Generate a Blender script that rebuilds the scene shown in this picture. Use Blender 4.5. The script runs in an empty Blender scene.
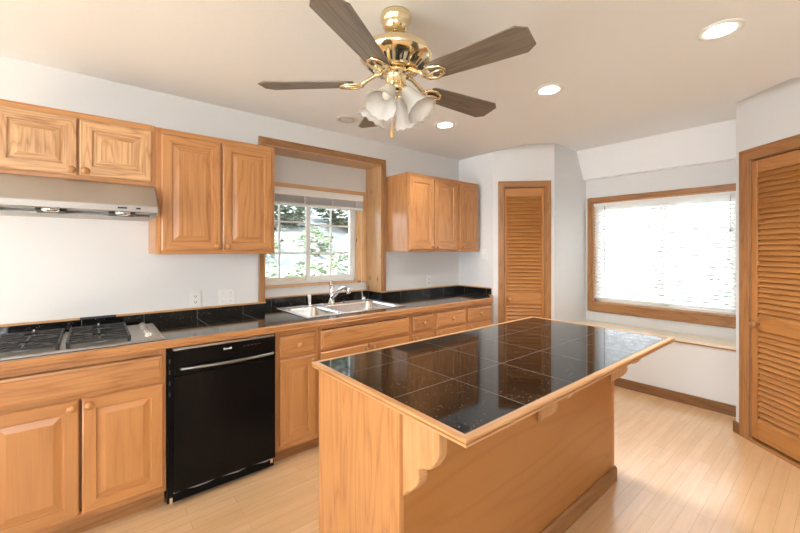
import bpy, bmesh, math, random
from mathutils import Vector, Matrix
R = math.radians
random.seed(7)
sc = bpy.context.scene
COL = sc.collection

# ------------------------------------------------------------------ camera, sky, sun, exposure
cam_d = bpy.data.cameras.new('camera'); cam = bpy.data.objects.new('camera', cam_d); COL.objects.link(cam)
cam_d.sensor_fit = 'HORIZONTAL'; cam_d.sensor_width = 36.0; cam_d.lens = 373.5228 * 36.0 / 800.0
cam_d.shift_y = -(266.5 - 250.175) / 800.0
cam_d.clip_start = 0.02
cam.location = (2.9593, 0.0, 1.3959); cam.rotation_euler = (R(90), 0, 0.8812)
sc.camera = cam
vs = sc.view_settings
sc.display_settings.display_device = 'sRGB'
vs.view_transform = 'Standard'; vs.look = 'None'; vs.gamma = 1.0; vs.use_curve_mapping = False
vs.exposure = 0.67

SKY_STRENGTH = 6.5
w = bpy.data.worlds.new('sky'); sc.world = w; w.use_nodes = True
nt = w.node_tree; nt.nodes.clear()
out = nt.nodes.new('ShaderNodeOutputWorld'); bg = nt.nodes.new('ShaderNodeBackground')
tc = nt.nodes.new('ShaderNodeTexCoord'); sep = nt.nodes.new('ShaderNodeSeparateXYZ')
ramp = nt.nodes.new('ShaderNodeValToRGB')
ramp.color_ramp.elements[0].position = 0.0; ramp.color_ramp.elements[0].color = (1.55, 1.62, 1.72, 1)
ramp.color_ramp.elements[1].position = 0.55; ramp.color_ramp.elements[1].color = (0.62, 0.78, 1.0, 1)
nt.links.new(tc.outputs['Generated'], sep.inputs[0]); nt.links.new(sep.outputs['Z'], ramp.inputs[0])
nt.links.new(ramp.outputs[0], bg.inputs[0]); bg.inputs[1].default_value = SKY_STRENGTH
nt.links.new(bg.outputs[0], out.inputs[0])

sd = bpy.data.lights.new('sun', 'SUN'); sun = bpy.data.objects.new('sun', sd); COL.objects.link(sun)
sd.energy = 32.0; sd.angle = R(0.6); sd.color = (0.82, 0.93, 1.0)
sun.rotation_euler = Vector((-0.10, 0.50, -0.31)).to_track_quat('-Z', 'Y').to_euler()

def portal(loc, rot, sx, sy):
    l = bpy.data.lights.new('window_portal', 'AREA'); o = bpy.data.objects.new('window_portal', l); COL.objects.link(o)
    l.shape = 'RECTANGLE'; l.size = sx; l.size_y = sy; l.energy = 1.0; l.cycles.is_portal = True
    o.location = loc; o.rotation_euler = rot
def fill_lamp(loc, rot, sx, sy, watts, colr):
    l = bpy.data.lights.new('added_fill', 'AREA'); o = bpy.data.objects.new('added_fill', l); COL.objects.link(o)
    l.shape = 'RECTANGLE'; l.size = sx; l.size_y = sy; l.energy = watts; l.color = colr
    o.location = loc; o.rotation_euler = rot
# added fill lamps outside the unseen wall openings, tilted up to brighten the ceiling
fill_lamp((2.5, -5.62, 1.5), (R(120), 0, 0), 3.4, 1.2, 16.0, (0.84, 0.93, 1.0))
fill_lamp((4.82, -1.0, 1.5), (0, R(125), 0), 1.0, 1.2, 4.0, (1.0, 0.97, 0.93))

# ------------------------------------------------------------------ node helpers and materials
MATS = {}
def newmat(name):
    m = bpy.data.materials.new(name); m.use_nodes = True
    n = m.node_tree; b = n.nodes['Principled BSDF']; MATS[name] = m
    return m, n, b
def simple(name, col, rough=0.5, metal=0.0, spec=0.5, emit=None, es=0.0, coat=0.0):
    m, n, b = newmat(name)
    b.inputs['Base Color'].default_value = (*col, 1); b.inputs['Roughness'].default_value = rough
    b.inputs['Metallic'].default_value = metal; b.inputs['Specular IOR Level'].default_value = spec
    b.inputs['Coat Weight'].default_value = coat
    if emit: b.inputs['Emission Color'].default_value = (*emit, 1); b.inputs['Emission Strength'].default_value = es
    return m
def N(n, t, **kw):
    x = n.nodes.new(t)
    for k, v in kw.items(): setattr(x, k, v)
    return x
def mathn(n, op, a, b=None, c=None):
    x = n.nodes.new('ShaderNodeMath'); x.operation = op
    for i, v in enumerate((a, b, c)):
        if v is None: continue
        if isinstance(v, (int, float)): x.inputs[i].default_value = v
        else: n.links.new(v, x.inputs[i])
    return x.outputs[0]
def mixc(n, fac, a, b, mode='MIX'):
    x = n.nodes.new('ShaderNodeMix'); x.data_type = 'RGBA'; x.blend_type = mode
    for i, v in ((0, fac), (6, a), (7, b)):
        if isinstance(v, (int, float)): x.inputs[i].default_value = v
        elif isinstance(v, tuple): x.inputs[i].default_value = (*v, 1) if len(v) == 3 else v
        else: n.links.new(v, x.inputs[i])
    return x.outputs[2]
def noise(n, vec, scale, detail=2.0, rough=0.5):
    x = n.nodes.new('ShaderNodeTexNoise'); x.inputs['Scale'].default_value = scale
    x.inputs['Detail'].default_value = detail; x.inputs['Roughness'].default_value = rough
    n.links.new(vec, x.inputs['Vector']); return x.outputs[0]
def mapped(n, vec, scale, loc=(0, 0, 0)):
    x = n.nodes.new('ShaderNodeMapping'); n.links.new(vec, x.inputs[0])
    x.inputs['Scale'].default_value = scale; x.inputs['Location'].default_value = loc
    return x.outputs[0]
def bumpn(n, b, h, strength, dist=0.002):
    x = n.nodes.new('ShaderNodeBump'); x.inputs['Strength'].default_value = strength
    x.inputs['Distance'].default_value = dist; n.links.new(h, x.inputs['Height']); n.links.new(x.outputs[0], b.inputs['Normal'])

def wood(name, light, dark, axis='z', ring=8.0, rings=9.0, contrast=0.6, pore=0.35, rough=0.38, knots=0.0, coat=0.15):
    m, n, b = newmat(name)
    t = N(n, 'ShaderNodeTexCoord'); oi = N(n, 'ShaderNodeObjectInfo')
    off = N(n, 'ShaderNodeVectorMath', operation='SCALE'); off.inputs[0].default_value = (3.1, 7.7, 5.3)
    n.links.new(oi.outputs['Random'], off.inputs['Scale'])
    add = N(n, 'ShaderNodeVectorMath', operation='ADD'); n.links.new(t.outputs['Object'], add.inputs[0]); n.links.new(off.outputs[0], add.inputs[1])
    v = add.outputs[0]
    ax = 'xyz'.index(axis)
    s1 = [ring] * 3; s1[ax] = ring * 0.11
    s2 = [120.0] * 3; s2[ax] = 3.5
    big = noise(n, mapped(n, v, s1), 1.0, 2.0, 0.45)
    rg = mathn(n, 'PINGPONG', mathn(n, 'MULTIPLY', big, rings), 0.5)
    rg = mathn(n, 'POWER', mathn(n, 'MULTIPLY', rg, 2.0), 3.0)
    fine = noise(n, mapped(n, v, s2), 1.0, 3.0, 0.6)
    fr = N(n, 'ShaderNodeMapRange'); fr.inputs[1].default_value = 0.47; fr.inputs[2].default_value = 0.66; n.links.new(fine, fr.inputs[0])
    f1 = mathn(n, 'MULTIPLY', rg, contrast)
    f2 = mathn(n, 'MULTIPLY', fr.outputs[0], pore)
    fac = mathn(n, 'MINIMUM', mathn(n, 'ADD', f1, f2), 1.0)
    c = mixc(n, fac, light, dark)
    tone = N(n, 'ShaderNodeMapRange'); tone.inputs[3].default_value = 0.90; tone.inputs[4].default_value = 1.10
    n.links.new(oi.outputs['Random'], tone.inputs[0])
    cc = N(n, 'ShaderNodeCombineXYZ')
    for i in range(3): n.links.new(tone.outputs[0], cc.inputs[i])
    c = mixc(n, 1.0, c, cc.outputs[0], 'MULTIPLY')
    if knots:
        s3 = [9.0] * 3; s3[ax] = 4.5
        vo = N(n, 'ShaderNodeTexVoronoi'); n.links.new(mapped(n, v, s3), vo.inputs['Vector']); vo.inputs['Scale'].default_value = 1.0
        kr = N(n, 'ShaderNodeMapRange'); kr.inputs[1].default_value = 0.16; kr.inputs[2].default_value = 0.05; n.links.new(vo.outputs['Distance'], kr.inputs[0])
        c = mixc(n, mathn(n, 'MULTIPLY', kr.outputs[0], knots), c, (0.14, 0.05, 0.015))
    n.links.new(c, b.inputs['Base Color'])
    b.inputs['Roughness'].default_value = rough; b.inputs['Coat Weight'].default_value = coat; b.inputs['Coat Roughness'].default_value = 0.2
    bumpn(n, b, fr.outputs[0], 0.12, 0.001)
    return m
OAKL, OAKD = (0.54, 0.255, 0.092), (0.34, 0.135, 0.040)
oak = {a: wood('oak_' + a, OAKL, OAKD, a, contrast=0.55, pore=0.4) for a in 'xyz'}
flat = {a: wood('glare_pale_oak_' + a, (0.62, 0.37, 0.18), (0.34, 0.155, 0.06), a, ring=14, rings=8, contrast=0.6, pore=0.5) for a in 'xyz'}  # oak with the glare on the short doors painted in: paler, stronger grain
smooth = {a: wood('smooth_oak_' + a, (0.53, 0.245, 0.082), (0.40, 0.165, 0.05), a, ring=6, rings=6, contrast=0.4, pore=0.3) for a in 'xyz'}
trimw = {a: wood('trim_oak_' + a, (0.40, 0.185, 0.062), (0.22, 0.09, 0.028), a, contrast=0.55, pore=0.4, rough=0.4) for a in 'xyz'}
lightw = {a: wood('pale_oak_' + a, (0.58, 0.31, 0.13), (0.42, 0.195, 0.07), a, contrast=0.5, pore=0.35) for a in 'xyz'}
pine = {a: wood('knotty_pine_' + a, (0.68, 0.42, 0.21), (0.54, 0.29, 0.12), a, contrast=0.5, pore=0.2, knots=0.8) for a in 'xyz'}
louver = {a: wood('louver_oak_' + a, (0.50, 0.215, 0.058), (0.33, 0.125, 0.03), a, contrast=0.5, pore=0.35, rough=0.42) for a in 'xyz'}
dark_trim = {a: wood('brown_trim_' + a, (0.235, 0.105, 0.036), (0.13, 0.055, 0.018), a, contrast=0.5, pore=0.4) for a in 'xyz'}
birch = wood('birch_board', (0.84, 0.74, 0.58), (0.76, 0.62, 0.44), 'x', contrast=0.4, pore=0.2, rough=0.3)
ply = wood('plywood_z', (0.40, 0.165, 0.040), (0.31, 0.115, 0.024), 'y', ring=3.2, rings=9, contrast=0.5, pore=0.12, rough=0.33)
blade_w = wood('walnut_blade', (0.21, 0.172, 0.135), (0.11, 0.085, 0.062), 'x', ring=14, rings=6, contrast=0.6, pore=0.4, rough=0.45)

# walls / ceiling with light orange-peel bump
def paint(name, col, rough=0.6, bs=0.08, sc_=120.0):
    m, n, b = newmat(name); b.inputs['Base Color'].default_value = (*col, 1); b.inputs['Roughness'].default_value = rough
    b.inputs['Specular IOR Level'].default_value = 0.25
    t = N(n, 'ShaderNodeTexCoord'); bumpn(n, b, noise(n, t.outputs['Object'], sc_, 3.0), bs, 0.003); return m
wallm = paint('wall_paint', (0.74, 0.74, 0.73))
ceilm = paint('ceiling_paint', (0.88, 0.89, 0.89), 0.7, 0.22, 60.0)

# floor: three-strip laminate running along y
m, n, b = newmat('laminate_floor'); floorm = m
t = N(n, 'ShaderNodeTexCoord'); sp = N(n, 'ShaderNodeSeparateXYZ'); cb = N(n, 'ShaderNodeCombineXYZ')
n.links.new(t.outputs['Object'], sp.inputs[0]); n.links.new(sp.outputs['Y'], cb.inputs[0]); n.links.new(sp.outputs['X'], cb.inputs[1])
br = N(n, 'ShaderNodeTexBrick'); n.links.new(cb.outputs[0], br.inputs['Vector'])
br.offset = 0.37; br.inputs['Scale'].default_value = 1.0; br.inputs['Brick Width'].default_value = 0.62; br.inputs['Row Height'].default_value = 0.066
br.inputs['Mortar Size'].default_value = 0.0008; br.inputs['Mortar Smooth'].default_value = 0.2; br.inputs['Bias'].default_value = -0.1
br.inputs['Color1'].default_value = (0.82, 0.55, 0.31, 1); br.inputs['Color2'].default_value = (0.74, 0.465, 0.24, 1)
br.inputs['Mortar'].default_value = (0.42, 0.245, 0.115, 1)
g = noise(n, mapped(n, t.outputs['Object'], (34, 2.2, 1)), 1.0, 4.0, 0.6)
gr = N(n, 'ShaderNodeMapRange'); gr.inputs[1].default_value = 0.35; gr.inputs[2].default_value = 0.75; n.links.new(g, gr.inputs[0])
c = mixc(n, mathn(n, 'MULTIPLY', gr.outputs[0], 0.5), br.outputs['Color'], (0.58, 0.34, 0.165))
n.links.new(c, b.inputs['Base Color']); b.inputs['Roughness'].default_value = 0.3; b.inputs['Specular IOR Level'].default_value = 0.5
b.inputs['Coat Weight'].default_value = 1.0; b.inputs['Coat Roughness'].default_value = 0.2; b.inputs['Coat IOR'].default_value = 1.65

def granite(name, s, ox, oy, plane='xy', rough=0.05):
    m, n, b = newmat(name)
    t = N(n, 'ShaderNodeTexCoord'); q = {'xy': (-ox, -oy, 0), 'yz': (0, -ox, -oy), 'xz': (-ox, 0, -oy)}[plane]; mp = mapped(n, t.outputs['Object'], (1, 1, 1), q)
    sp = N(n, 'ShaderNodeSeparateXYZ'); cb = N(n, 'ShaderNodeCombineXYZ'); n.links.new(mp, sp.inputs[0])
    n.links.new(sp.outputs[plane[0].upper()], cb.inputs[0]); n.links.new(sp.outputs[plane[1].upper()], cb.inputs[1])
    br = N(n, 'ShaderNodeTexBrick'); n.links.new(cb.outputs[0], br.inputs['Vector']); br.offset = 0.0; br.squash = 1.0
    br.inputs['Scale'].default_value = 1.0; br.inputs['Brick Width'].default_value = s; br.inputs['Row Height'].default_value = s
    br.inputs['Mortar Size'].default_value = 0.0018; br.inputs['Mortar Smooth'].default_value = 0.1
    vo = N(n, 'ShaderNodeTexVoronoi'); n.links.new(t.outputs['Object'], vo.inputs['Vector']); vo.inputs['Scale'].default_value = 70.0
    k = N(n, 'ShaderNodeMapRange'); k.inputs[1].default_value = 0.22; k.inputs[2].default_value = 0.08; n.links.new(vo.outputs['Distance'], k.inputs[0])
    sel = noise(n, t.outputs['Object'], 23.0, 1.0)
    sel = mathn(n, 'GREATER_THAN', sel, 0.5)
    fl = mathn(n, 'MULTIPLY', mathn(n, 'MULTIPLY', k.outputs[0], sel), 0.8)
    base = mixc(n, fl, (0.006, 0.006, 0.006), (0.42, 0.36, 0.27))
    col = mixc(n, br.outputs['Fac'], base, (0.13, 0.118, 0.10))
    n.links.new(col, b.inputs['Base Color'])
    n.links.new(mathn(n, 'ADD', mathn(n, 'MULTIPLY', br.outputs['Fac'], 0.5), rough), b.inputs['Roughness'])
    b.inputs['Specular IOR Level'].default_value = 0.5
    return m
island_tile = granite('island_granite', 0.305, 2.0075 - 1.9, 1.042 - 1.6)
counter_tile = granite('counter_granite', 0.311, 0.30 - 0.3, 0.574 - 1.3, rough=0.07)
splash_tile = granite('splash_granite', 0.311, 0.574 - 1.3, -0.1, 'yz', rough=0.12)
splash_tile_x = granite('splash_granite_x', 0.311, 0.1, -0.1, 'xz', rough=0.12)

white_pl = simple('white_plastic', (0.80, 0.80, 0.78), 0.35)
white_tr = simple('white_vinyl', (0.82, 0.81, 0.77), 0.35)
cream_v = simple('cream_vinyl', (0.76, 0.68, 0.54), 0.4)
dw_black = simple('dishwasher_black', (0.004, 0.004, 0.004), 0.45, spec=0.12)
dark_slot = simple('dark_slot', (0.02, 0.02, 0.02), 0.5)
black_gl = simple('black_gloss', (0.004, 0.004, 0.004), 0.25, spec=0.15)
black_m = simple('black_iron', (0.016, 0.016, 0.017), 0.42)
chrome = simple('chrome', (0.86, 0.87, 0.88), 0.07, 1.0)
brass = simple('polished_brass', (0.84, 0.72, 0.48), 0.14, 1.0)
gold_w = simple('fob_wood', (0.62, 0.38, 0.14), 0.4)
greym = simple('grey_plastic', (0.35, 0.35, 0.34), 0.4)
def brushed(name, col, rough, sv):
    m, n, b = newmat(name); b.inputs['Base Color'].default_value = (*col, 1); b.inputs['Metallic'].default_value = 1.0
    t = N(n, 'ShaderNodeTexCoord'); g = noise(n, mapped(n, t.outputs['Object'], sv), 1.0, 3.0)
    mr = N(n, 'ShaderNodeMapRange'); mr.inputs[3].default_value = rough - 0.06; mr.inputs[4].default_value = rough + 0.08
    n.links.new(g, mr.inputs[0]); n.links.new(mr.outputs[0], b.inputs['Roughness']); return m
steel = brushed('brushed_steel', (0.50, 0.48, 0.45), 0.42, (200, 4, 200))
sinkst = brushed('sink_steel', (0.80, 0.80, 0.79), 0.24, (60, 60, 60))
m, n, b = newmat('frosted_glass'); frosted = m
b.inputs['Base Color'].default_value = (0.95, 0.94, 0.91, 1); b.inputs['Roughness'].default_value = 0.22
b.inputs['Transmission Weight'].default_value = 0.6; b.inputs['IOR'].default_value = 1.25
m, n, b = newmat('window_glass'); glass = m
n.nodes.remove(b); fr = N(n, 'ShaderNodeFresnel'); fr.inputs[0].default_value = 1.45
tr = N(n, 'ShaderNodeBsdfTransparent'); gl = N(n, 'ShaderNodeBsdfGlossy'); gl.inputs['Roughness'].default_value = 0.0
ms = N(n, 'ShaderNodeMixShader'); n.links.new(fr.outputs[0], ms.inputs[0]); n.links.new(tr.outputs[0], ms.inputs[1]); n.links.new(gl.outputs[0], ms.inputs[2])
n.links.new(ms.outputs[0], n.nodes['Material Output'].inputs[0])
def translucent(name, col, fac):
    m, n, b = newmat(name); n.nodes.remove(b)
    d = N(n, 'ShaderNodeBsdfDiffuse'); d.inputs[0].default_value = (*col, 1)
    tl = N(n, 'ShaderNodeBsdfTranslucent'); tl.inputs[0].default_value = (*col, 1)
    ms = N(n, 'ShaderNodeMixShader'); ms.inputs[0].default_value = fac
    n.links.new(d.outputs[0], ms.inputs[1]); n.links.new(tl.outputs[0], ms.inputs[2]); n.links.new(ms.outputs[0], n.nodes['Material Output'].inputs[0])
    return m
slatm = translucent('blind_slat', (0.86, 0.855, 0.84), 0.34)
def leafy(name, c1, c2, c3):
    m, n, b = newmat(name); n.nodes.remove(b)
    t = N(n, 'ShaderNodeTexCoord'); f = noise(n, t.outputs['Object'], 9.0, 2.0)
    c = mixc(n, f, c1, c2)
    d = N(n, 'ShaderNodeBsdfDiffuse'); n.links.new(c, d.inputs[0]); tl = N(n, 'ShaderNodeBsdfTranslucent'); tl.inputs[0].default_value = (*c3, 1)
    ms = N(n, 'ShaderNodeMixShader'); ms.inputs[0].default_value = 0.3
    n.links.new(d.outputs[0], ms.inputs[1]); n.links.new(tl.outputs[0], ms.inputs[2]); n.links.new(ms.outputs[0], n.nodes['Material Output'].inputs[0])
    return m
leaf_d = leafy('dark_leaves', (0.045, 0.053, 0.034), (0.105, 0.115, 0.08), (0.07, 0.08, 0.04))
leaf_l = leafy('pale_leaves', (0.09, 0.11, 0.055), (0.20, 0.22, 0.14), (0.12, 0.14, 0.065))
def ground(name, c1, c2, s):
    m, n, b = newmat(name); t = N(n, 'ShaderNodeTexCoord')
    n.links.new(mixc(n, noise(n, t.outputs['Object'], s, 4.0), c1, c2), b.inputs['Base Color']); b.inputs['Roughness'].default_value = 0.9; return m
bankm = ground('bank_earth', (0.12, 0.125, 0.10), (0.22, 0.22, 0.195), 9.0)
lawnm = ground('lawn', (0.05, 0.085, 0.025), (0.10, 0.14, 0.05), 20.0)
fencem = ground('weathered_board', (0.42, 0.39, 0.35), (0.55, 0.52, 0.48), 3.0)
barkm = ground('bark', (0.20, 0.16, 0.12), (0.32, 0.27, 0.21), 12.0)
lamp_on = simple('lit_lamp', (1, 1, 1), 0.4, emit=(1.0, 0.93, 0.82), es=14.0)
bulbm = simple('frosted_bulb', (0.9, 0.9, 0.88), 0.3)

# ------------------------------------------------------------------ mesh builder
class MB:
    def __init__(s): s.v = []; s.f = []; s.mi = []; s.sm = []
    def add(s, vs_, fs, m=0, sm=False):
        k = len(s.v); s.v += [tuple(v) for v in vs_]
        for f in fs: s.f.append(tuple(k + i for i in f)); s.mi.append(m); s.sm.append(sm)
        return s
    def box(s, x0, x1, y0, y1, z0, z1, m=0):
        v = [(x, y, z) for x in (x0, x1) for y in (y0, y1) for z in (z0, z1)]
        return s.add(v, [(0, 1, 3, 2), (4, 6, 7, 5), (0, 4, 5, 1), (2, 3, 7, 6), (0, 2, 6, 4), (1, 5, 7, 3)], m)
    def mbox(s, M, sx, sy, sz, m=0):
        v = [M @ Vector((x, y, z)) for x in (-sx/2, sx/2) for y in (-sy/2, sy/2) for z in (-sz/2, sz/2)]
        return s.add(v, [(0, 1, 3, 2), (4, 6, 7, 5), (0, 4, 5, 1), (2, 3, 7, 6), (0, 2, 6, 4), (1, 5, 7, 3)], m)
    def prism(s, pts, axis, a, b, m=0, sm=False, M=None):
        def P(p, t):
            q = {'x': (t, p[0], p[1]), 'y': (p[0], t, p[1]), 'z': (p[0], p[1], t)}[axis]
            return M @ Vector(q) if M else q
        n_ = len(pts); v = [P(p, a) for p in pts] + [P(p, b) for p in pts]
        s.add(v, [tuple(range(n_ - 1, -1, -1)), tuple(range(n_, 2 * n_))], m)
        k = len(s.v) - 2 * n_
        for i in range(n_):
            j = (i + 1) % n_; s.f.append((k + i, k + j, k + n_ + j, k + n_ + i)); s.mi.append(m); s.sm.append(sm)
        return s
    def tube(s, path, r, n_=10, m=0, closed=False):
        path = [Vector(p) for p in path]; L = len(path)
        rs = r if isinstance(r, (list, tuple)) else [r] * L
        t0 = (path[1] - path[0]).normalized(); up = Vector((0, 0, 1)) if abs(t0.z) < 0.9 else Vector((1, 0, 0))
        nn = t0.cross(up).normalized(); vs_ = []
        for i in range(L):
            a = path[(i - 1) % L] if closed or i > 0 else path[0]; b_ = path[(i + 1) % L] if closed or i < L - 1 else path[-1]
            t = (b_ - a).normalized(); nn = (nn - t * nn.dot(t)).normalized(); bb = t.cross(nn)
            for k in range(n_):
                an = 2 * math.pi * k / n_; vs_.append(path[i] + (nn * math.cos(an) + bb * math.sin(an)) * rs[i])
        fs = []
        for i in range(L if closed else L - 1):
            j = (i + 1) % L
            for k in range(n_): fs.append((i * n_ + k, i * n_ + (k + 1) % n_, j * n_ + (k + 1) % n_, j * n_ + k))
        if not closed: fs += [tuple(range(n_ - 1, -1, -1)), tuple((L - 1) * n_ + k for k in range(n_))]
        return s.add(vs_, fs, m, True)
    def lathe(s, prof, M=None, n_=24, m=0, sm=True, ruffle=None, caps=True):
        M = M or Matrix(); vs_ = []; L = len(prof)
        for i, (r, z) in enumerate(prof):
            for k in range(n_):
                an = 2 * math.pi * k / n_; rr = r; zz = z
                if ruffle: rr, zz = ruffle(i, an, r, z)
                vs_.append(M @ Vector((rr * math.cos(an), rr * math.sin(an), zz)))
        fs = []
        for i in range(L - 1):
            for k in range(n_): fs.append((i * n_ + k, i * n_ + (k + 1) % n_, (i + 1) * n_ + (k + 1) % n_, (i + 1) * n_ + k))
        if prof[0][0] > 1e-6 and caps and not ruffle: fs.append(tuple(range(n_ - 1, -1, -1)))
        if prof[-1][0] > 1e-6 and caps and not ruffle: fs.append(tuple((L - 1) * n_ + k for k in range(n_)))
        return s.add(vs_, fs, m, sm)
    def sweep_rect(s, x0, x1, y0, y1, prof, m=(0, 1)):
        """profile [(outset, z)...] closed, swept with mitred corners about a rectangle; m = material along x sides, along y sides"""
        L = len(prof); vs_ = []
        for (cx, cy, sx, sy) in ((x0, y0, -1, -1), (x1, y0, 1, -1), (x1, y1, 1, 1), (x0, y1, -1, 1)):
            for (o, z) in prof: vs_.append((cx + sx * o, cy + sy * o, z))
        for i in range(4):
            j = (i + 1) % 4
            s.add(vs_, [(i * L + k, j * L + k, j * L + (k + 1) % L, i * L + (k + 1) % L) for k in range(L)], m[i % 2])
        return s
    def build(s, name, mats, parent=None, org=(0, 0, 0), bevel=0.0, seg=1, kind=None):
        me = bpy.data.meshes.new(name)
        me.from_pydata([(a - org[0], b_ - org[1], c_ - org[2]) for a, b_, c_ in s.v], [], s.f)
        if not isinstance(mats, (list, tuple)): mats = [mats]
        for mm in mats: me.materials.append(mm)
        for p, mi, sm in zip(me.polygons, s.mi, s.sm): p.material_index = mi; p.use_smooth = sm
        bm = bmesh.new(); bm.from_mesh(me); bmesh.ops.remove_doubles(bm, verts=bm.verts, dist=1e-5)
        loose = [v for v in bm.verts if not v.link_faces]
        if loose: bmesh.ops.delete(bm, geom=loose, context='VERTS')
        bmesh.ops.recalc_face_normals(bm, faces=bm.faces); bm.to_mesh(me); bm.free(); me.update()
        o = bpy.data.objects.new(name, me); COL.objects.link(o)
        if parent: o.parent = parent
        else: o.location = org
        if bevel:
            bv = o.modifiers.new('bevel', 'BEVEL'); bv.width = bevel; bv.segments = seg; bv.limit_method = 'ANGLE'; bv.angle_limit = R(50)
        if kind: o['kind'] = kind
        return o
def tag(o, label=None, cat=None, group=None, kind=None):
    if label: o['label'] = label
    if cat: o['category'] = cat
    if group: o['group'] = group
    if kind: o['kind'] = kind
    return o
def thing(name, loc, label=None, cat=None, group=None, rz=0.0, kind=None):
    o = bpy.data.objects.new(name, None); COL.objects.link(o); o.empty_display_size = 0.1
    o.location = loc; o.rotation_euler = (0, 0, rz)
    return tag(o, label, cat, group, kind)
def struct(name, mb, m, label=None, cat=None, parent=None, org=(0, 0, 0), bevel=0):
    o = mb.build(name, m, parent, org, bevel)
    if not parent: tag(o, label, cat, kind='structure')
    return o

# ------------------------------------------------------------------ the room
H = 2.456; HB = 2.525
P = Vector((0.494, 3.34)); PA = R(43.5); Q = Vector((2.388, 3.815)); QA = math.atan2(-0.654, 0.757)
PLEN = (0.95 - 0.494) / math.cos(PA); CX, CY = 0.95, 3.34 + PLEN * math.sin(PA)
QLEN = 1.15; QX, QY = Q.x + QLEN * math.cos(QA), Q.y + QLEN * math.sin(QA)

struct('floor', MB().box(-0.4, 4.9, -5.6, 4.7, -0.08, 0.0), floorm, 'pale oak strip laminate floor with a soft sheen', 'floor')
mb = MB().box(-0.4, 4.75, -5.6, 3.34, H, 2.66)
struct('ceiling', mb, ceilm, 'flat off-white textured ceiling over the kitchen', 'ceiling')
mb = MB().box(-0.4, 4.75, 3.34, 4.75, HB, 2.66)
struct('ceiling_bay', mb, ceilm, 'raised ceiling over the window alcove', 'ceiling')
mb = MB().prism([(4.27, HB), (4.44, 2.22), (4.50, 2.215), (4.50, HB)], 'x', 0.93, 2.40)
struct('ceiling_slope', mb, ceilm, 'sloping boxed ceiling band above the alcove window', 'ceiling')

RY0, RY1, RZ = 1.04, 2.205, 2.246; RX = -0.25
KW = dict(y0=1.10, y1=2.085, z0=1.088, z1=1.957)
struct('wall_left', MB().box(-0.12, 0, -5.6, RY0, 0, H), wallm, 'long white wall behind the cooktop and hood', 'wall')
struct('wall_left', MB().box(-0.12, 0, RY1, 3.46, 0, H), wallm, 'white wall past the sink window under the wall cabinets', 'wall')
struct('wall_left', MB().box(-0.12, 0, RY0, RY1, RZ, H).box(-0.12, 0, RY0, RY1, 0, 0.86), wallm, 'white wall above the recessed sink window', 'wall')
mb = MB().box(-0.42, -0.12, RY0 - 0.12, RY0, 0, H).box(-0.42, -0.12, RY1, RY1 + 0.12, 0, H).box(-0.42, -0.12, RY0, RY1, RZ, RZ + 0.1)
struct('wall_recess', mb, wallm, 'outer side walls of the sink window recess', 'wall')
mb = MB().box(-0.42, RX, RY0, RY1, 0, KW['z0']).box(-0.42, RX, RY0, RY1, KW['z1'], RZ)
mb.box(-0.42, RX, RY0, KW['y0'], KW['z0'], KW['z1']).box(-0.42, RX, KW['y1'], RY1, KW['z0'], KW['z1'])
struct('wall_recess', mb, wallm, 'white back of the recess around the sink window', 'wall')
struct('wall_end', MB().box(-0.4, P.x, 3.34, 3.46, 0, HB), wallm, 'short white end wall beside the counter corner', 'wall')
def local_struct(name, mb, m, loc, rz, label=None, cat=None):
    o = mb.build(name, m); o.location = loc; o.rotation_euler = (0, 0, rz); tag(o, label, cat, kind='structure'); return o
# wall holding the narrow pantry door
DA0, DA1, DAZ = 0.105, 0.535, 2.075
mb = MB().box(0, DA0, 0, 0.1, 0, HB).box(DA1, PLEN, 0, 0.1, 0, HB).box(DA0, DA1, 0, 0.1, DAZ, HB).box(0, PLEN, 0.1, 0.14, 0, HB)
local_struct('wall_pantry', mb, wallm, (P.x, P.y, 0), PA, 'angled white wall around the narrow pantry door', 'wall')
DB0, DB1, DBZ = 0.125, 0.90, 2.06
mb = MB().box(0, DB0, 0, 0.1, 0, HB).box(DB1, QLEN, 0, 0.1, 0, HB).box(DB0, DB1, 0, 0.1, DBZ, HB).box(0.02, QLEN, 0.1, 0.14, 0, HB)
local_struct('wall_closet', mb, wallm, (Q.x, Q.y, 0), QA, 'angled white wall around the wide louvered closet door', 'wall')
struct('wall_alcove_side', MB().prism([(CX, CY), (CX, 4.52), (CX - 0.12, 4.52), (CX - 0.12, CY)], 'z', 0, HB), wallm, 'plain white side wall of the window alcove', 'wall')
struct('wall_alcove_return', MB().prism([(Q.x, Q.y), (Q.x + 0.1, Q.y + 0.03), (Q.x + 0.1, 4.52), (Q.x, 4.52)], 'z', 0, HB), wallm, 'hidden return wall of the window alcove', 'wall')
WY = 4.5; W0, W1, WZ0, WZ1 = 1.03, 2.335, 0.79, 1.945
mb = MB().box(0.8, W0, WY, WY + 0.14, 0, HB).box(W1, 2.6, WY, WY + 0.14, 0, HB).box(W0, W1, WY, WY + 0.14, 0, WZ0).box(W0, W1, WY, WY + 0.14, WZ1, HB)
struct('wall_window', mb, wallm, 'white wall around the wide alcove window', 'wall')
struct('wall_far', MB().box(QX - 0.02, 4.75, QY, QY + 0.12, 0, HB), wallm, 'plain wall beyond the closet', 'wall')
mb = MB().box(4.62, 4.75, -5.6, -1.6, 0, H).box(4.62, 4.75, -0.4, QY + .1, 0, HB).box(4.62, 4.75, -1.6, -0.4, 0, 1.0).box(4.62, 4.75, -1.6, -0.4, 2.0, H)
struct('wall_right', mb, wallm, 'dining side wall with a wide window opening', 'wall')
mb = MB().box(-0.4, 0.8, -5.6, -5.48, 0, H).box(4.2, 4.75, -5.6, -5.48, 0, H).box(0.8, 4.2, -5.6, -5.48, 2.15, H).box(0.8, 4.2, -5.6, -5.48, 0, 0.9)
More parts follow.
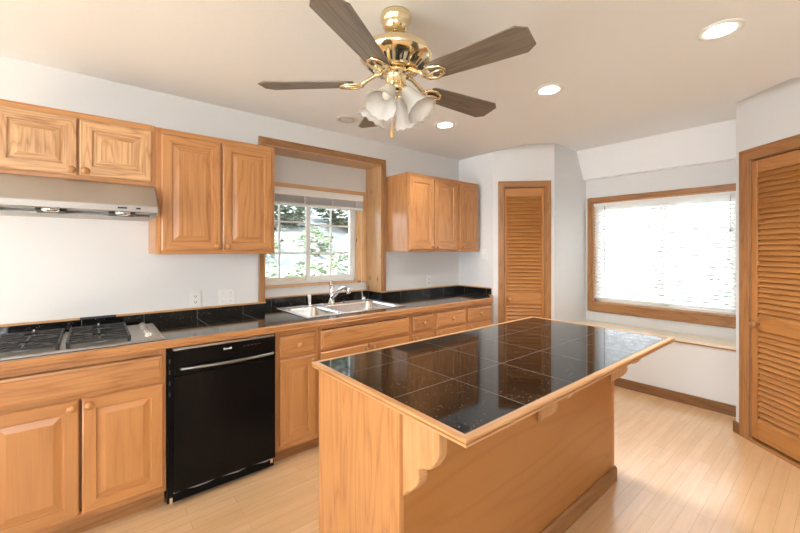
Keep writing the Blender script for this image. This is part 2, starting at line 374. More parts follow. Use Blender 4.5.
struct('wall_rear', mb, wallm, 'rear wall with a wide window opening', 'wall')

# baseboards
struct('baseboard_bench', MB().box(CX, Q.x, 4.155, 4.172, 0, 0.09), dark_trim['x'], 'brown oak baseboard along the window bench', 'baseboard')
def loc_board(name, s0, s1, loc, rz, label):
    mb = MB().box(s0, s1, -0.014, 0, 0, 0.085); return local_struct(name, mb, dark_trim['x'], loc, rz, label, 'baseboard')
loc_board('baseboard_pantry', 0.0, 0.05, (P.x, P.y, 0), PA, 'stub of baseboard before the pantry door')
loc_board('baseboard_closet', -0.012, 0.052, (Q.x, Q.y, 0), QA, 'stub of baseboard beside the closet door')
struct('baseboard_alcove', MB().box(CX, CX + 0.014, CY, 4.15, 0, 0.085), trimw['y'], 'baseboard along the alcove side wall', 'baseboard')

# ------------------------------------------------------------------ louvered doors
def louver_door(name, loc, rz, s0, s1, zt, stile, z_mid, zrail_top, z_bot, knob_s, label, pitch=0.039, casw=0.056, gapb=0.012, room=0.0):
    t = thing(name, (loc[0], loc[1], 0), label, 'door', rz=rz, kind='structure')
    cas = MB()
    o0, o1, ot = s0 - casw, s1 + casw, zt + casw
    def leg(a, b_):  # stepped casing leg
        cas.box(a, b_, -0.016, 0, 0, zt + 0.002, 0)
    leg(o0, s0); leg(s1, o1)
    cas.prism([(o0, ot), (s0, zt), (s1, zt), (o1, ot)], 'y', -0.016, 0, 1)
    cas.box(o0, s0, -0.016, 0, zt, zt + .001, 0)
    cas.prism([(o0, zt), (s0, zt), (o0, ot)], 'y', -0.016, 0, 0); cas.prism([(s1, zt), (o1, zt), (o1, ot)], 'y', -0.016, 0, 0)
    for a, b_ in ((o0, o0 + 0.018), (o1 - 0.018, o1)): cas.box(a, b_, -0.021, -0.016, 0, ot, 0)
    cas.box(o0, o1, -0.021, -0.016, ot - 0.018, ot, 1)
    cas.build('casing', [trimw['z'], trimw['x']], t, bevel=0.003)
    jm = MB().box(s0, s0 + 0.008, 0, 0.1, 0, zt, 0).box(s1 - 0.008, s1, 0, 0.1, 0, zt, 0).box(s0, s1, 0, 0.1, zt - 0.008, zt, 1)
    jm.build('jamb', [trimw['z'], trimw['x']], t)
    a0, a1 = s0 + 0.011, s1 - 0.011; top = zt - 0.016; y0, y1 = -0.004, 0.030
    fr_ = MB().box(a0, a0 + stile, y0, y1, gapb, top, 0).box(a1 - stile, a1, y0, y1, gapb, top, 0)
    fr_.box(a0 + stile, a1 - stile, y0 + .001, y1, zrail_top, top, 1).box(a0 + stile, a1 - stile, y0 + .001, y1, z_mid[0], z_mid[1], 1).box(a0 + stile, a1 - stile, y0 + .001, y1, gapb, z_bot, 1)
    fr_.build('leaf_frame', [louver['z'], louver['x']], t, bevel=0.002)
    sl = MB()
    for za, zb in ((z_bot, z_mid[0]), (z_mid[1], zrail_top)):
        k = int(round((zb - za) / pitch)); p_ = (zb - za) / k
        for i in range(k):
            zc = za + (i + 0.5) * p_
            M = Matrix.Translation(((a0 + a1) / 2, 0.013, zc)) @ Matrix.Rotation(R(-33), 4, 'X')
            sl.mbox(M, a1 - a0 - 2 * stile + 0.006, 0.0075, p_ * 1.18, 0)
    sl.build('slats', louver['x'], t)
    kb = MB(); kb.lathe([(0.0, 0), (0.011, 0.0), (0.009, 0.018), (0.020, 0.026), (0.027, 0.038), (0.021, 0.050), (0.0, 0.054)],
                        Matrix.Translation((knob_s, y0, (z_mid[0] + z_mid[1]) / 2)) @ Matrix.Rotation(R(90), 4, 'X'), 20)
    kb.build('knob', trimw['z'], t)
    return t
louver_door('door_1', P, PA, DA0, DA1, DAZ, 0.024, (0.82, 0.925), 1.97, 0.14, 0.157, 'narrow oak louvered pantry door between the counter and the alcove')
d2 = louver_door('door_2', Q, QA, DB0, DB1, DBZ, 0.042, (0.82, 0.91), 1.955, 0.165, 0.188, 'wide oak louvered closet door reaching the ceiling corner side of the room', casw=0.076, gapb=0.035, pitch=0.0375)
d2['label'] = 'wide oak louvered closet door beyond the island'
mb = MB().box(DB0, DB1, -0.02, 0.05, 0, 0.018); mb.build('threshold', trimw['x'], d2)

# ------------------------------------------------------------------ sink window (window_1)
t = thing('window_1', (0, 1.6, 1.0), 'white grid slider window in a deep knotty pine recess over the sink', 'window', kind='structure'); o_ = t.location
mb = MB()  # casing on the wall face
c0, c1 = 1.004, 2.248
mb.box(0, 0.019, c0, RY0 + .012, 0.992, 2.235, 0).box(0, 0.019, RY1 - .008, c1, 0.992, 2.235, 0)
mb.prism([(c0, 2.288), (c0, 2.235), (RY0 + .012, 2.235), ], 'x', 0, 0.019, 0).prism([(c1, 2.288), (c1, 2.235), (RY1 - .008, 2.235)], 'x', 0, 0.019, 0)
mb.prism([(c0, 2.288), (RY0 + .012, 2.235), (RY1 - .008, 2.235), (c1, 2.288)], 'x', 0, 0.019, 1)
mb.build('casing', [trimw['z'], trimw['y']], t, o_, bevel=0.003)
mb = MB().box(RX + .002, 0.004, RY1 - 0.016, RY1 + .004, 0.99, RZ - .018, 0).box(RX + .002, 0.004, RY0 - .004, RY0 + 0.016, 0.99, RZ - .018, 0)
mb.build('side_lining', pine['z'], t, o_)
MB().box(RX + .002, 0.004, RY0 - .004, RY1 + .004, RZ - 0.018, RZ + .002).build('head_lining', pine['y'], t, o_)
mb = MB().box(RX - .02, RX + 0.012, KW['y1'] - .012, RY1 - .016, KW['z0'], KW['z1'], 0).box(RX - .02, RX + 0.012, RY0 + .016, KW['y0'] + .012, KW['z0'], KW['z1'], 0)
mb.build('side_trim', pine['z'], t, o_, bevel=.002)
MB().box(RX - .02, RX + 0.022, RY0 + .016, RY1 - .016, KW['z1'] - .004, KW['z1'] + 0.034).build('head_trim', pine['y'], t, o_, bevel=.003)
MB().box(RX - .08, RX + 0.020, RY0 + .016, RY1 - .016, KW['z0'] - 0.022, KW['z0']).build('stool', pine['y'], t, o_, bevel=.003)
# vinyl frame and sashes
y0, y1, z0, z1 = KW['y0'], KW['y1'], KW['z0'], KW['z1']; xf = -0.30
mb = MB().box(xf - .04, xf + .02, y0, y0 + .03, z0, z1).box(xf - .04, xf + .02, y1 - .03, y1, z0, z1).box(xf - .04, xf + .02, y0, y1, z1 - .03, z1).box(xf - .04, xf + .02, y0, y1, z0, z0 + .022)
mb.build('window_frame', white_tr, t, o_, bevel=.002)
def sash(ya, yb, xc, mats, grid_y, grid_z, bot):
    mb = MB().box(xc - .012, xc + .012, ya, ya + .034, z0 + .022, z1 - .03, 0).box(xc - .012, xc + .012, yb - .034, yb, z0 + .022, z1 - .03, 0)
    mb.box(xc - .012, xc + .012, ya + .034, yb - .034, z1 - .065, z1 - .03, 0).box(xc - .012, xc + .012, ya + .034, yb - .034, z0 + .022, bot, 1)
    s_ = mb.build('sash', mats, t, o_, bevel=.002)
    g_ = MB()
    for gy in grid_y: g_.box(xc - .005, xc + .005, gy - .008, gy + .008, bot, z1 - .065)
    for gz in grid_z: g_.box(xc - .0055, xc + .0055, ya + .034, yb - .034, gz - .008, gz + .008)
    g_.build('muntins', white_tr, s_, (0, 0, 0) if False else o_)
    MB().box(xc - .002, xc + .002, ya + .03, yb - .03, bot - .004, z1 - .06).build('pane', glass, s_, o_)
sash(1.545, y1 - .028, xf, [white_tr, white_tr], [1.807], [1.634, 1.370], 1.152)
sash(y0 + .028, 1.60, xf - .028, [white_tr, cream_v], [1.30], [1.655, 1.370], 1.150)

# ------------------------------------------------------------------ alcove window (window_2)
t = thing('window_2', (1.67, WY, 0.79), 'wide oak-framed window above the alcove bench', 'window', kind='structure'); o_ = t.location
mb = MB()
mb.box(0.977, W0, WY - .02, WY, 0.69, 2.0, 0).box(W1, 2.387, WY - .02, WY, 0.69, 2.0, 0)
mb.box(W0, W1, WY - .02, WY, WZ1, 2.0, 1).box(W0, W1, WY - .02, WY, 0.69, WZ0, 1)
mb.build('casing', [trimw['z'], trimw['x']], t, o_, bevel=.004)
mb = MB().box(W0, W0 + .012, WY, WY + .1, WZ0, WZ1, 0).box(W1 - .012, W1, WY, WY + .1, WZ0, WZ1, 0).box(W0, W1, WY, WY + .1, WZ1 - .012, WZ1, 0).box(W0, W1, WY, WY + .1, WZ0, WZ0 + .012, 0)
mb.build('jamb', lightw['z'], t, o_)
f0, f1 = W0 + .012, W1 - .012; zz0, zz1 = WZ0 + .012, WZ1 - .012; yf = WY + .085
mb = MB().box(f0, f0 + .03, yf - .03, yf + .03, zz0, zz1).box(f1 - .03, f1, yf - .03, yf + .03, zz0, zz1).box(f0, f1, yf - .03, yf + .03, zz1 - .03, zz1).box(f0, f1, yf - .03, yf + .03, zz0, zz0 + .02)
mb.build('window_frame', white_tr, t, o_, bevel=.002)
for xa, xb, yc in ((f0 + .028, 1.755, yf - .012), (1.71, f1 - .028, yf + .014)):
    mb = MB().box(xa, xa + .04, yc - .012, yc + .012, zz0 + .02, zz1 - .03).box(xb - .04, xb, yc - .012, yc + .012, zz0 + .02, zz1 - .03)
    mb.box(xa, xb, yc - .012, yc + .012, zz1 - .065, zz1 - .03).box(xa, xb, yc - .012, yc + .012, zz0 + .02, zz0 + .045)
    s_ = mb.build('sash', cream_v if xa < 1.5 else white_tr, t, o_, bevel=.002)
    MB().box(xa + .03, xb - .03, yc - .002, yc + .002, zz0 + .04, zz1 - .06).build('pane', glass, s_, o_)

# ------------------------------------------------------------------ window bench
t = thing('window_seat', (1.67, 4.172, 0), 'low white window bench with a pale wood seat board under the alcove window', 'bench', kind='structure'); o_ = t.location
MB().box(CX, Q.x, 4.172, 4.19, 0, 0.552).build('front_panel', wallm, t, o_)
MB().box(CX, Q.x, 4.155, WY, 0.560, 0.580).build('seat_board', birch, t, o_, bevel=.003)
MB().box(CX, Q.x, 4.158, 4.19, 0.548, 0.560).build('edge_strip', trimw['x'], t, o_)

# ------------------------------------------------------------------ cabinet helpers (fronts face +x)
OM = [oak['z'], oak['y']]
def rings(mb, y0, y1, z0, z1, seq, back):
    """nested rectangles: seq of (inset, x, material horizontal, material vertical)"""
    vs_ = []; fs = []
    def rect(i, x): return [(x, y0 + i, z0 + i), (x, y1 - i, z0 + i), (x, y1 - i, z1 - i), (x, y0 + i, z1 - i)]
    prev = rect(0, back); mb.add(prev, [(3, 2, 1, 0)], 0)
    for (i, x, special) in seq:
        cur = rect(i, x)
        for k in range(4):
            j = (k + 1) % 4
            mb.add([prev[k], prev[j], cur[j], cur[k]], [(0, 1, 2, 3)], 1 if k in (0, 2) else 0)
        prev = cur
    mb.add(prev, [(0, 1, 2, 3)], seq[-1][2])
def raised_door(parent, org, y0, y1, z0, z1, xb, fw=0.052, th=0.02, name='door', mats=None):
    xf = xb + th; mb = MB()
    rings(mb, y0, y1, z0, z1, [(0, xf - .005, 0), (.006, xf, 0), (fw, xf, 0), (fw + .003, xf - .008, 0), (fw + .010, xf - .0085, 0), (fw + .036, xf - .001, 0), (fw + .039, xf - .0005, 0)], xb)
    return mb.build(name, mats or OM, parent, org)
def slab_drawer(parent, org, y0, y1, z0, z1, xb, th=0.02, name='drawer'):
    xf = xb + th; mb = MB()
    rings(mb, y0, y1, z0, z1, [(0, xf - .009, 1), (.004, xf - .006, 1), (.014, xf - .0045, 1), (.017, xf, 1)], xb)
    return mb.build(name, OM, parent, org)
def knob(parent, org, y, z, x, r=0.0185):
    mb = MB(); mb.lathe([(0, 0), (.009, 0), (.007, .010), (r * .8, .016), (r, .022), (r * .8, .028), (0, .031)], Matrix.Translation((x, y, z)) @ Matrix.Rotation(R(90), 4, 'Y'), 16)
    return mb.build('knob', oak['z'], parent, org)

# base cabinets
FX = 0.605
def base_cab(label, ya, yb, doors, drawers, group=None):
    t = thing('base_cabinet', (0.3, (ya + yb) / 2, 0), label, 'cabinet', 'oak base cabinets under the counter'); o_ = t.location
    if 'sink' in label and 'wide' in label:
        MB().box(0.003, FX - .018, ya, ya + .016, .10, .868).box(0.003, FX - .018, yb - .016, yb, .10, .868).box(.003, FX - .018, ya + .016, yb - .016, .10, .116).box(.003, .012, ya + .016, yb - .016, .116, .60).build('carcass', oak['z'], t, o_)
    else: MB().box(0.003, FX - .018, ya, yb, 0.10, 0.868).build('carcass', oak['z'], t, o_)
    # face frame: stiles and rails
    mb = MB().box(FX - .018, FX, ya, ya + .03, .10, .868, 0).box(FX - .018, FX, yb - .03, yb, .10, .868, 0)
    mb.box(FX - .018, FX, ya + .03, yb - .03, .84, .868, 1).box(FX - .018, FX, ya + .03, yb - .03, .675, .715, 1).box(FX - .018, FX, ya + .03, yb - .03, .10, .145, 1)
    mb.build('face_frame', OM, t, o_, bevel=.0015)
    MB().box(0.05, 0.535, ya, yb, 0.0, 0.10).build('toe_kick', trimw['y'], t, o_)
    for (y0, y1, ky) in doors:
        d = raised_door(t, o_, y0, y1, 0.135, 0.685, FX + .001, mats=[smooth['z'], smooth['y']])
        knob(d, o_, ky, 0.655, FX + .021)
    for (y0, y1, kn) in drawers:
        d = slab_drawer(t, o_, y0, y1, 0.707, 0.836, FX + .001)
        if kn: knob(d, o_, (y0 + y1) / 2, 0.772, FX + .021)
    return t
base_cab('oak base cabinet with two raised doors under the gas cooktop', -0.393, 0.308, [(-0.378, -0.0475, -0.075), (-0.0365, 0.294, -0.010)], [(-0.378, 0.292, False)])
base_cab('narrow oak base cabinet with one drawer between dishwasher and sink cabinet', 0.905, 1.205, [(0.930, 1.180, 1.155)], [(0.930, 1.180, True)])
base_cab('wide oak sink cabinet with a long blank drawer front', 1.205, 2.045, [(1.222, 1.618, 1.59), (1.628, 2.026, 1.655)], [(1.222, 2.024, False)])
base_cab('narrowest oak drawer cabinet next after the sink cabinet', 2.045, 2.330, [(2.066, 2.312, 2.09)], [(2.066, 2.312, True)])
base_cab('oak drawer cabinet second from the pantry door', 2.330, 2.750, [(2.350, 2.735, 2.375)], [(2.350, 2.735, True)])
base_cab('oak drawer cabinet at the counter end by the pantry door', 2.750, 3.160, [(2.768, 3.130, 2.795)], [(2.768, 3.130, True)])

# upper cabinets
UX = 0.325
def wall_cab(label, ya, yb, z0, z1, doors, fw=0.052, kz=0.04, capz=None):
    t = thing('wall_cabinet', (0.16, (ya + yb) / 2, z0), label, 'cabinet', 'oak wall cabinets'); o_ = t.location
    MB().box(0.002, UX - .018, ya, yb, z0 + .004, z1).build('carcass', oak['z'], t, o_)
    ym = [(doors[i][1] + doors[i + 1][0]) / 2 for i in range(len(doors) - 1)]
    mb = MB().box(UX - .018, UX, ya, ya + .035, z0, z1, 0).box(UX - .018, UX, yb - .035, yb, z0, z1, 0)
    mb.box(UX - .018, UX, ya + .035, yb - .035, z1 - .045, z1, 1).box(UX - .018, UX, ya + .035, yb - .035, z0, z0 + .035, 1)
    for y in ym: mb.box(UX - .018, UX - .001, y - .02, y + .02, z0 + .035, z1 - .045, 0)
    mb.build('face_frame', OM, t, o_, bevel=.0015)
    for (y0, y1, ky) in doors:
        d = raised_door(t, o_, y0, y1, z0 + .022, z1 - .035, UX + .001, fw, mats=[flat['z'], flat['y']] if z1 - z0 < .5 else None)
        knob(d, o_, ky, z0 + kz, UX + .021)
    return t
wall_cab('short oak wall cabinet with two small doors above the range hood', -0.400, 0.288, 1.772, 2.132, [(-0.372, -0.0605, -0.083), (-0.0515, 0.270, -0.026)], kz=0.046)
wall_cab('tall double-door oak wall cabinet between hood and sink window', 0.288, 1.008, 1.372, 2.128, [(0.320, 0.648, 0.622), (0.660, 0.984, 0.688)], kz=0.05)
wall_cab('double-door oak wall cabinet just past the sink window', 2.262, 2.946, 1.380, 2.125, [(2.275, 2.592, 2.567), (2.604, 2.925, 2.629)], kz=0.05)
wall_cab('single-door oak wall cabinet closest to the end wall', 2.946, 3.290, 1.380, 2.125, [(2.972, 3.266, 2.998)], kz=0.05)

# ------------------------------------------------------------------ countertop
SK = dict(x0=-0.045, x1=0.515, y0=1.165, y1=2.075)
t = thing('countertop', (0.3, 1.3, 0.868), 'black granite tile countertop with an oak edge along the sink wall', 'countertop'); o_ = t.location
mb = MB(); zt, zb_ = 0.914, 0.870
cut = (SK['x0'] + .015, SK['x1'] - .015, SK['y0'] + .015, SK['y1'] - .015)
ck = (0.10, 0.57, -0.36, 0.28)   # cooktop cut-out
mb.box(0.002, .622, -.42, ck[2], zb_, zt).box(0.002, ck[0], ck[2], ck[3], zb_, zt).box(ck[1], .622, ck[2], ck[3], zb_, zt)
mb.box(0.002, .622, ck[3], RY0, zb_, zt)
mb.box(RX + .002, .622, RY0, cut[2], zb_, zt).box(RX + .002, cut[0], cut[2], cut[3], zb_, zt).box(cut[1], .622, cut[2], cut[3], zb_, zt).box(RX + .002, .622, cut[3], RY1, zb_, zt)
mb.box(0.002, .622, RY1, 3.13, zb_, zt).prism([(0.002, 3.13), (.622, 3.13), (.622, 3.142), (.445, 3.338), (0.002, 3.338)], 'z', zb_, zt)
mb.build('tile_top', counter_tile, t, o_)
prof = [(.622, .872), (.640, .872), (.645, .878), (.645, .884), (.641, .889), (.645, .894), (.645, .908), (.640, .9150), (.622, .9150)]
mb = MB().prism(prof, 'y', -.42, 3.13)
M = Matrix.Translation((.645, 3.13, 0)) @ Matrix.Rotation(math.atan2(.20, -.18) - R(90), 4, 'Z')
mb.prism([(p[0] - .645, p[1]) for p in prof], 'y', 0, .272, M=M)
mb.box(.002, .6445, -.436, -.4205, .872, .9148)
mb.build('edge_trim', oak['y'], t, o_)

# ------------------------------------------------------------------ backsplash
t = thing('backsplash', (0.0, 1.3, 0.914), 'low black tile backsplash with a thin wood cap along the counter', 'backsplash'); o_ = t.location
cz0, cz1 = 0.9785, 0.9905
for bx in ((.001, .012, -.42, RY0), (.001, .012, RY1, 3.339), (RX + .004, RX + .013, RY0 + .006, RY1 - .006)): MB().box(*bx, .9145, cz0).build('tile_band', splash_tile, t, o_)
for bx in ((.012, .468, 3.328, 3.339), (RX + .012, .012, RY0 + .0005, RY0 + .011), (RX + .012, .012, RY1 - .011, RY1 - .0005)):
    MB().box(*bx, .9145, cz0).build('return_tile', splash_tile_x, t, o_)
mb = MB().box(.001, .021, -.42, -.055, cz0, cz1).box(.001, .021, .117, RY0 + .012, cz0, cz1).box(.001, .021, RY1 - .012, 3.339, cz0, cz1).box(RX + .001, RX + .021, RY0, RY1, cz0, cz1)
mb.box(RX + .02, .02, RY0, RY0 + .017, cz0, cz1).box(RX + .02, .02, RY1 - .017, RY1, cz0, cz1).box(.02, .470, 3.319, 3.339, cz0, cz1)
mb.build('wood_cap', lightw['y'], t, o_, bevel=.002)
MB().box(.001, .016, -.055, .117, cz0, cz1).build('dark_cap', black_m, t, o_)

# ------------------------------------------------------------------ gas cooktop
t = thing('gas_cooktop', (0.33, -0.03, 0.914), 'stainless gas cooktop with black grates set in the counter', 'cooktop'); o_ = t.location
X0, X1, Y0, Y1 = 0.075, 0.600, -0.385, 0.305; zc = 0.9155
mb = MB(); mb.sweep_rect(X0 + .02, X1 - .02, Y0 + .02, Y1 - .02, [(.02, zc), (.02, zc + .004), (.012, zc + .010), (0, zc + .010), (0, zc)], (0, 0))
mb.box(X0 + .02, X1 - .02, Y0 + .02, Y1 - .02, zc, zc + .006); mb.box(.105, .565, -.355, .275, zc - .03, zc)
mb.build('pan', steel, t, o_)
zg = zc + .032
for ga, gb in ((-.372, -.118), (-.098, .158)):
    g_ = MB(); xa, xb = X0 + .03, X1 - .035
    r_ = .0055
    def bar(p, q): 
        p, q = Vector(p), Vector(q); d = q - p; M = Matrix.Translation((p + q) / 2) @ d.to_track_quat('X', 'Z').to_matrix().to_4x4(); g_.mbox(M, d.length, .011, .012)
    for y in (ga + .006, gb - .006): bar((xa, y, zg), (xb, y, zg))
    for x in (xa + .006, xb - .006, (xa + xb) / 2): bar((x, ga, zg), (x, gb, zg))
    for kk in (.12, .38, .62, .88): bar((xa + kk * (xb - xa), ga + .006, zg + .002), (xa + kk * (xb - xa), gb - .006, zg + .002))
    for bx in (xa + .25 * (xb - xa), xa + .75 * (xb - xa)):
        by = (ga + gb) / 2
        for k in range(8):
            an = math.pi / 4 * k; c_, s_ = math.cos(an), math.sin(an)
            rr = .125 if k % 2 == 0 else .15
            ex = max(xa, min(xb, bx + c_ * rr)); ey = max(ga, min(gb, by + s_ * rr))
            bar((bx + c_ * .035, by + s_ * .035, zg + .003), (ex, ey, zg))
    for x in (xa + .006, xb - .006):
        for y in (ga + .008, gb - .008): g_.box(x - .007, x + .007, y - .007, y + .007, zc + .006, zg)
    g_.build('grate', black_m, t, o_, bevel=.002)
    for bx in (xa + .25 * (xb - xa), xa + .75 * (xb - xa)):
        by = (ga + gb) / 2
        b_ = MB().lathe([(.046, zc + .006), (.046, zc + .012), (.03, zc + .016), (.03, zc + .022)], Matrix.Translation((bx, by, 0)), 20).build('burner', greym, t, o_)
        MB().lathe([(0, zc + .022), (.034, zc + .022), (.036, zc + .026), (.032, zc + .030), (0, zc + .031)], Matrix.Translation((bx, by, 0)), 20).build('burner_cap', black_m, b_, o_)
for i, x in enumerate((.16, .27, .38, .49)):
    k_ = MB().lathe([(.022, zc + .006), (.022, zc + .010), (.018, zc + .012), (.016, zc + .026), (.013, zc + .029), (0, zc + .029)], Matrix.Translation((x, .240, 0)), 18)
    k_.box(x - .014, x + .014, .237, .243, zc + .029, zc + .033)
    k_.build('control_knob', chrome if i == 3 else simple('knob_satin', (0.42, 0.41, 0.39), .35, .8), t, o_)
for y in (-.245, .03):
    MB().lathe([(.004, zc + .006), (.004, zc + .045), (0, zc + .046)], Matrix.Translation((X0 + .035, y, 0)), 8).build('igniter', white_pl, t, o_)

# ------------------------------------------------------------------ range hood
t = thing('range_hood', (0.25, -0.05, 1.60), 'stainless under-cabinet range hood over the cooktop', 'range hood'); o_ = t.location
ha, hb = -0.40, 0.287; zh = 1.770
mb = MB().prism([(.003, zh), (.345, zh), (.36, zh - .012), (.475, 1.640), (.475, 1.634), (.003, 1.634)], 'y', ha, hb)
mb.build('shell', steel, t, o_, bevel=.003)
mb = MB().box(.470, .488, ha, hb, 1.602, 1.638)
mb.build('front_lip', brushed('lip_steel', (0.40, 0.38, 0.355), 0.5, (200, 4, 200)), t, o_, bevel=.003)
mb = MB().box(.003, .472, hb - .006, hb, 1.590, 1.636).box(.003, .472, ha, ha + .006, 1.590, 1.636).box(.003, .012, ha, hb, 1.585, 1.636)
mb.build('skirt', steel, t, o_)
mb = MB().prism([(.012, 1.588), (.14, 1.600), (.14, 1.606), (.012, 1.594)], 'y', ha + .006, hb - .006); mb.build('filter_panel', steel, t, o_)
MB().box(.14, .468, ha + .006, hb - .006, 1.618, 1.626).build('under_pan', greym, t, o_)
for y in (-.165, .135):
    l_ = MB().prism([(.20, 1.596), (.20, 1.620), (.30, 1.620), (.30, 1.602)], 'y', y - .06, y + .06).build('vent_grille', dark_slot, t, o_)
    MB().lathe([(0, 1.592), (.028, 1.594), (.036, 1.602), (.036, 1.616)], Matrix.Translation((.33, y, 0)), 18).build('lamp_cover', chrome, l_, o_)
for y0, y1 in ((.105, .145), (.185, .205)):
    MB().box(.488, .4905, y0, y1, 1.617, 1.626).build('switch', dark_slot, t, o_)

# ------------------------------------------------------------------ dishwasher
t = thing('dishwasher', (0.3, 0.605, 0.0), 'black built-in dishwasher under the counter beside the cooktop cabinet', 'dishwasher'); o_ = t.location
MB().box(.02, .600, .314, .899, .02, .866).build('body', dw_black, t, o_)
MB().box(.603, .640, .340, .893, .088, .716).build('door_panel', black_gl, t, o_, bevel=.004, seg=2)
cp = MB().box(.603, .640, .340, .893, .719, .852).build('control_panel', black_gl, t, o_, bevel=.003, seg=2)
MB().box(.600, .634, .338, .888, .853, .864).build('top_strip', steel, t, o_)
hd = [(.640, .372, .752), (.655, .378, .753)] + [(.655 + .022 * math.sin(math.pi * i / 10), .385 + .483 * i / 10, .753) for i in range(1, 10)] + [(.655, .872, .753), (.640, .877, .753)]
MB().tube(hd, .0085, 10).build('handle', simple('dark_steel', (0.30, 0.32, 0.34), .3, 1.0), t, o_)
mb = MB()
for i, (a, h_) in enumerate(((0, .010), (.010, .007), (.019, .007), (.028, .007), (.037, .010))):
    mb.box(.640, .6413, .588 + a, .588 + a + .0075, .819, .819 + h_)
mb.build('badge', white_pl, cp, o_)
for i in range(5): MB().box(.640, .6408, .700 + i * .022, .710 + i * .022, .822, .825).build('button', simple('key_grey', (0.12, 0.12, 0.12), .5), cp, o_)
MB().box(.50, .56, .318, .893, .012, .085).build('toe_panel', dw_black, t, o_)
bp = [(.612, .342 + i * .055, .076 + .006 * math.sin(i * 1.9)) for i in range(11)]
MB().tube(bp, .005, 6).build('bottom_seal', greym, t, o_)
MB().box(.60, .622, .322, .336, .010, .060).build('bracket', chrome, t, o_); MB().box(.60, .622, .868, .884, .052, .078).build('bracket', chrome, t, o_)
for z in (.60, .66, .72, .78): MB().box(.600, .604, .322, .329, z, z + .022).build('side_clip', simple('dark_grey', (0.05, 0.05, 0.05), .5), t, o_)

# ------------------------------------------------------------------ sink, faucet and fittings
t = thing('kitchen_sink', (0.235, 1.62, 0.914), 'stainless double-bowl drop-in sink below the recessed window', 'sink'); o_ = t.location
bowls = [(0.055, 0.470, 1.200, 1.468), (0.055, 0.470, 1.505, 2.030)]
mb = MB(); zr = .9165
xs = [SK['x0'], .055, .470, SK['x1']]; ys = [SK['y0'], 1.200, 1.468, 1.505, 2.030, SK['y1']]
for i in range(3):
    for j in range(5):
        if i == 1 and j in (1, 3): continue
        mb.box(xs[i], xs[i + 1], ys[j], ys[j + 1], zr - .002, zr + .002)
mb.sweep_rect(SK['x0'] + .012, SK['x1'] - .012, SK['y0'] + .012, SK['y1'] - .012, [(0, zr), (.0, zr + .004), (.006, zr + .0045), (.012, zr), ], (0, 0))
mb.build('deck', sinkst, t, o_)
for (xa, xb, ya, yb) in bowls:
    mb = MB()
    def rr(x0, x1, y0, y1, r, z, k=5):
        pts = []
        for (cx_, cy_, a0) in ((x1 - r, y1 - r, 0), (x0 + r, y1 - r, 90), (x0 + r, y0 + r, 180), (x1 - r, y0 + r, 270)):
            for i in range(k + 1): an = R(a0 + 90 * i / k); pts.append((cx_ + r * math.cos(an), cy_ + r * math.sin(an), z))
        return pts
    loops = [rr(xa - .002, xb + .002, ya - .002, yb + .002, .004, zr + .002), rr(xa, xb, ya, yb, .05, zr + .0015), rr(xa + .006, xb - .006, ya + .006, yb - .006, .05, zr - .01), rr(xa + .012, xb - .012, ya + .012, yb - .012, .055, zr - .155), rr(xa + .035, xb - .035, ya + .035, yb - .035, .05, zr - .18)]
    n_ = len(loops[0])
    for a, b_ in zip(loops, loops[1:]):
        mb.add(a + b_, [(i, (i + 1) % n_, n_ + (i + 1) % n_, n_ + i) for i in range(n_)], 0, True)
    mb.add(loops[-1], [tuple(range(n_))])
    bw = mb.build('basin', sinkst, t, o_)
    MB().lathe([(.0, zr - .176), (.035, zr - .176), (.042, zr - .179)], Matrix.Translation(((xa + xb) / 2, (ya + yb) / 2, 0)), 20).build('drain', chrome, bw, o_)

t = thing('kitchen_faucet', (0.0, 1.62, zr + .002), 'chrome single-lever faucet arching over the sink', 'faucet'); o_ = t.location
fx, fy = -0.01, 1.655; z_ = zr + .0032
MB().lathe([(.032, z_), (.032, z_ + .006), (.026, z_ + .012), (.023, z_ + .05), (.022, z_ + .11), (.020, z_ + .15), (.014, z_ + .158), (0, z_ + .16)], Matrix.Translation((fx, fy, 0)), 22).build('body', chrome, t, o_)
MB().box(fx - .026, fx + .026, fy - .10, fy + .10, z_, z_ + .007).build('base_plate', chrome, t, o_, bevel=.003)
sp_ = [(fx + .01, fy, z_ + .045), (fx + .05, fy + .008, z_ + .085), (fx + .10, fy + .018, z_ + .125), (fx + .15, fy + .028, z_ + .148), (fx + .19, fy + .036, z_ + .150), (fx + .215, fy + .041, z_ + .135), (fx + .222, fy + .043, z_ + .105)]
MB().tube(sp_, [.019, .017, .0155, .0155, .016, .0175, .017], 14).build('spout', chrome, t, o_)
hn = [(fx, fy, z_ + .155), (fx - .010, fy - .004, z_ + .175), (fx - .004, fy - .012, z_ + .190), (fx + .03, fy - .02, z_ + .198)]
MB().tube(hn, [.015, .014, .011, .007], 12).build('lever', chrome, t, o_)
t = thing('side_sprayer', (0.01, 1.425, zr + .002), 'small white-headed sprayer standing on the sink deck beside the faucet', 'sprayer'); o_ = t.location
sx, sy = 0.012, 1.432
MB().lathe([(.020, z_), (.020, z_ + .006), (.012, z_ + .012), (.011, z_ + .05)], Matrix.Translation((sx, sy, 0)), 16).build('holder', chrome, t, o_)
MB().tube([(sx, sy, z_ + .05), (sx, sy - .002, z_ + .075), (sx + .004, sy - .006, z_ + .088), (sx + .016, sy - .014, z_ + .092)], [.012, .013, .015, .013], 14).build('spray_head', white_pl, t, o_)
t = thing('air_gap_cap', (-0.01, 2.00, zr + .002), 'short chrome air gap cap on the sink deck under the blind cord', 'sink fitting'); o_ = t.location
MB().lathe([(.020, z_), (.020, z_ + .022), (.017, z_ + .030), (0, z_ + .032)], Matrix.Translation((-.012, 2.0, 0)), 18).build('cap', chrome, t, o_)
t = thing('sink_stopper', (0.02, 1.76, zr + .002), 'little dark lever knob on the sink deck past the faucet', 'sink fitting')
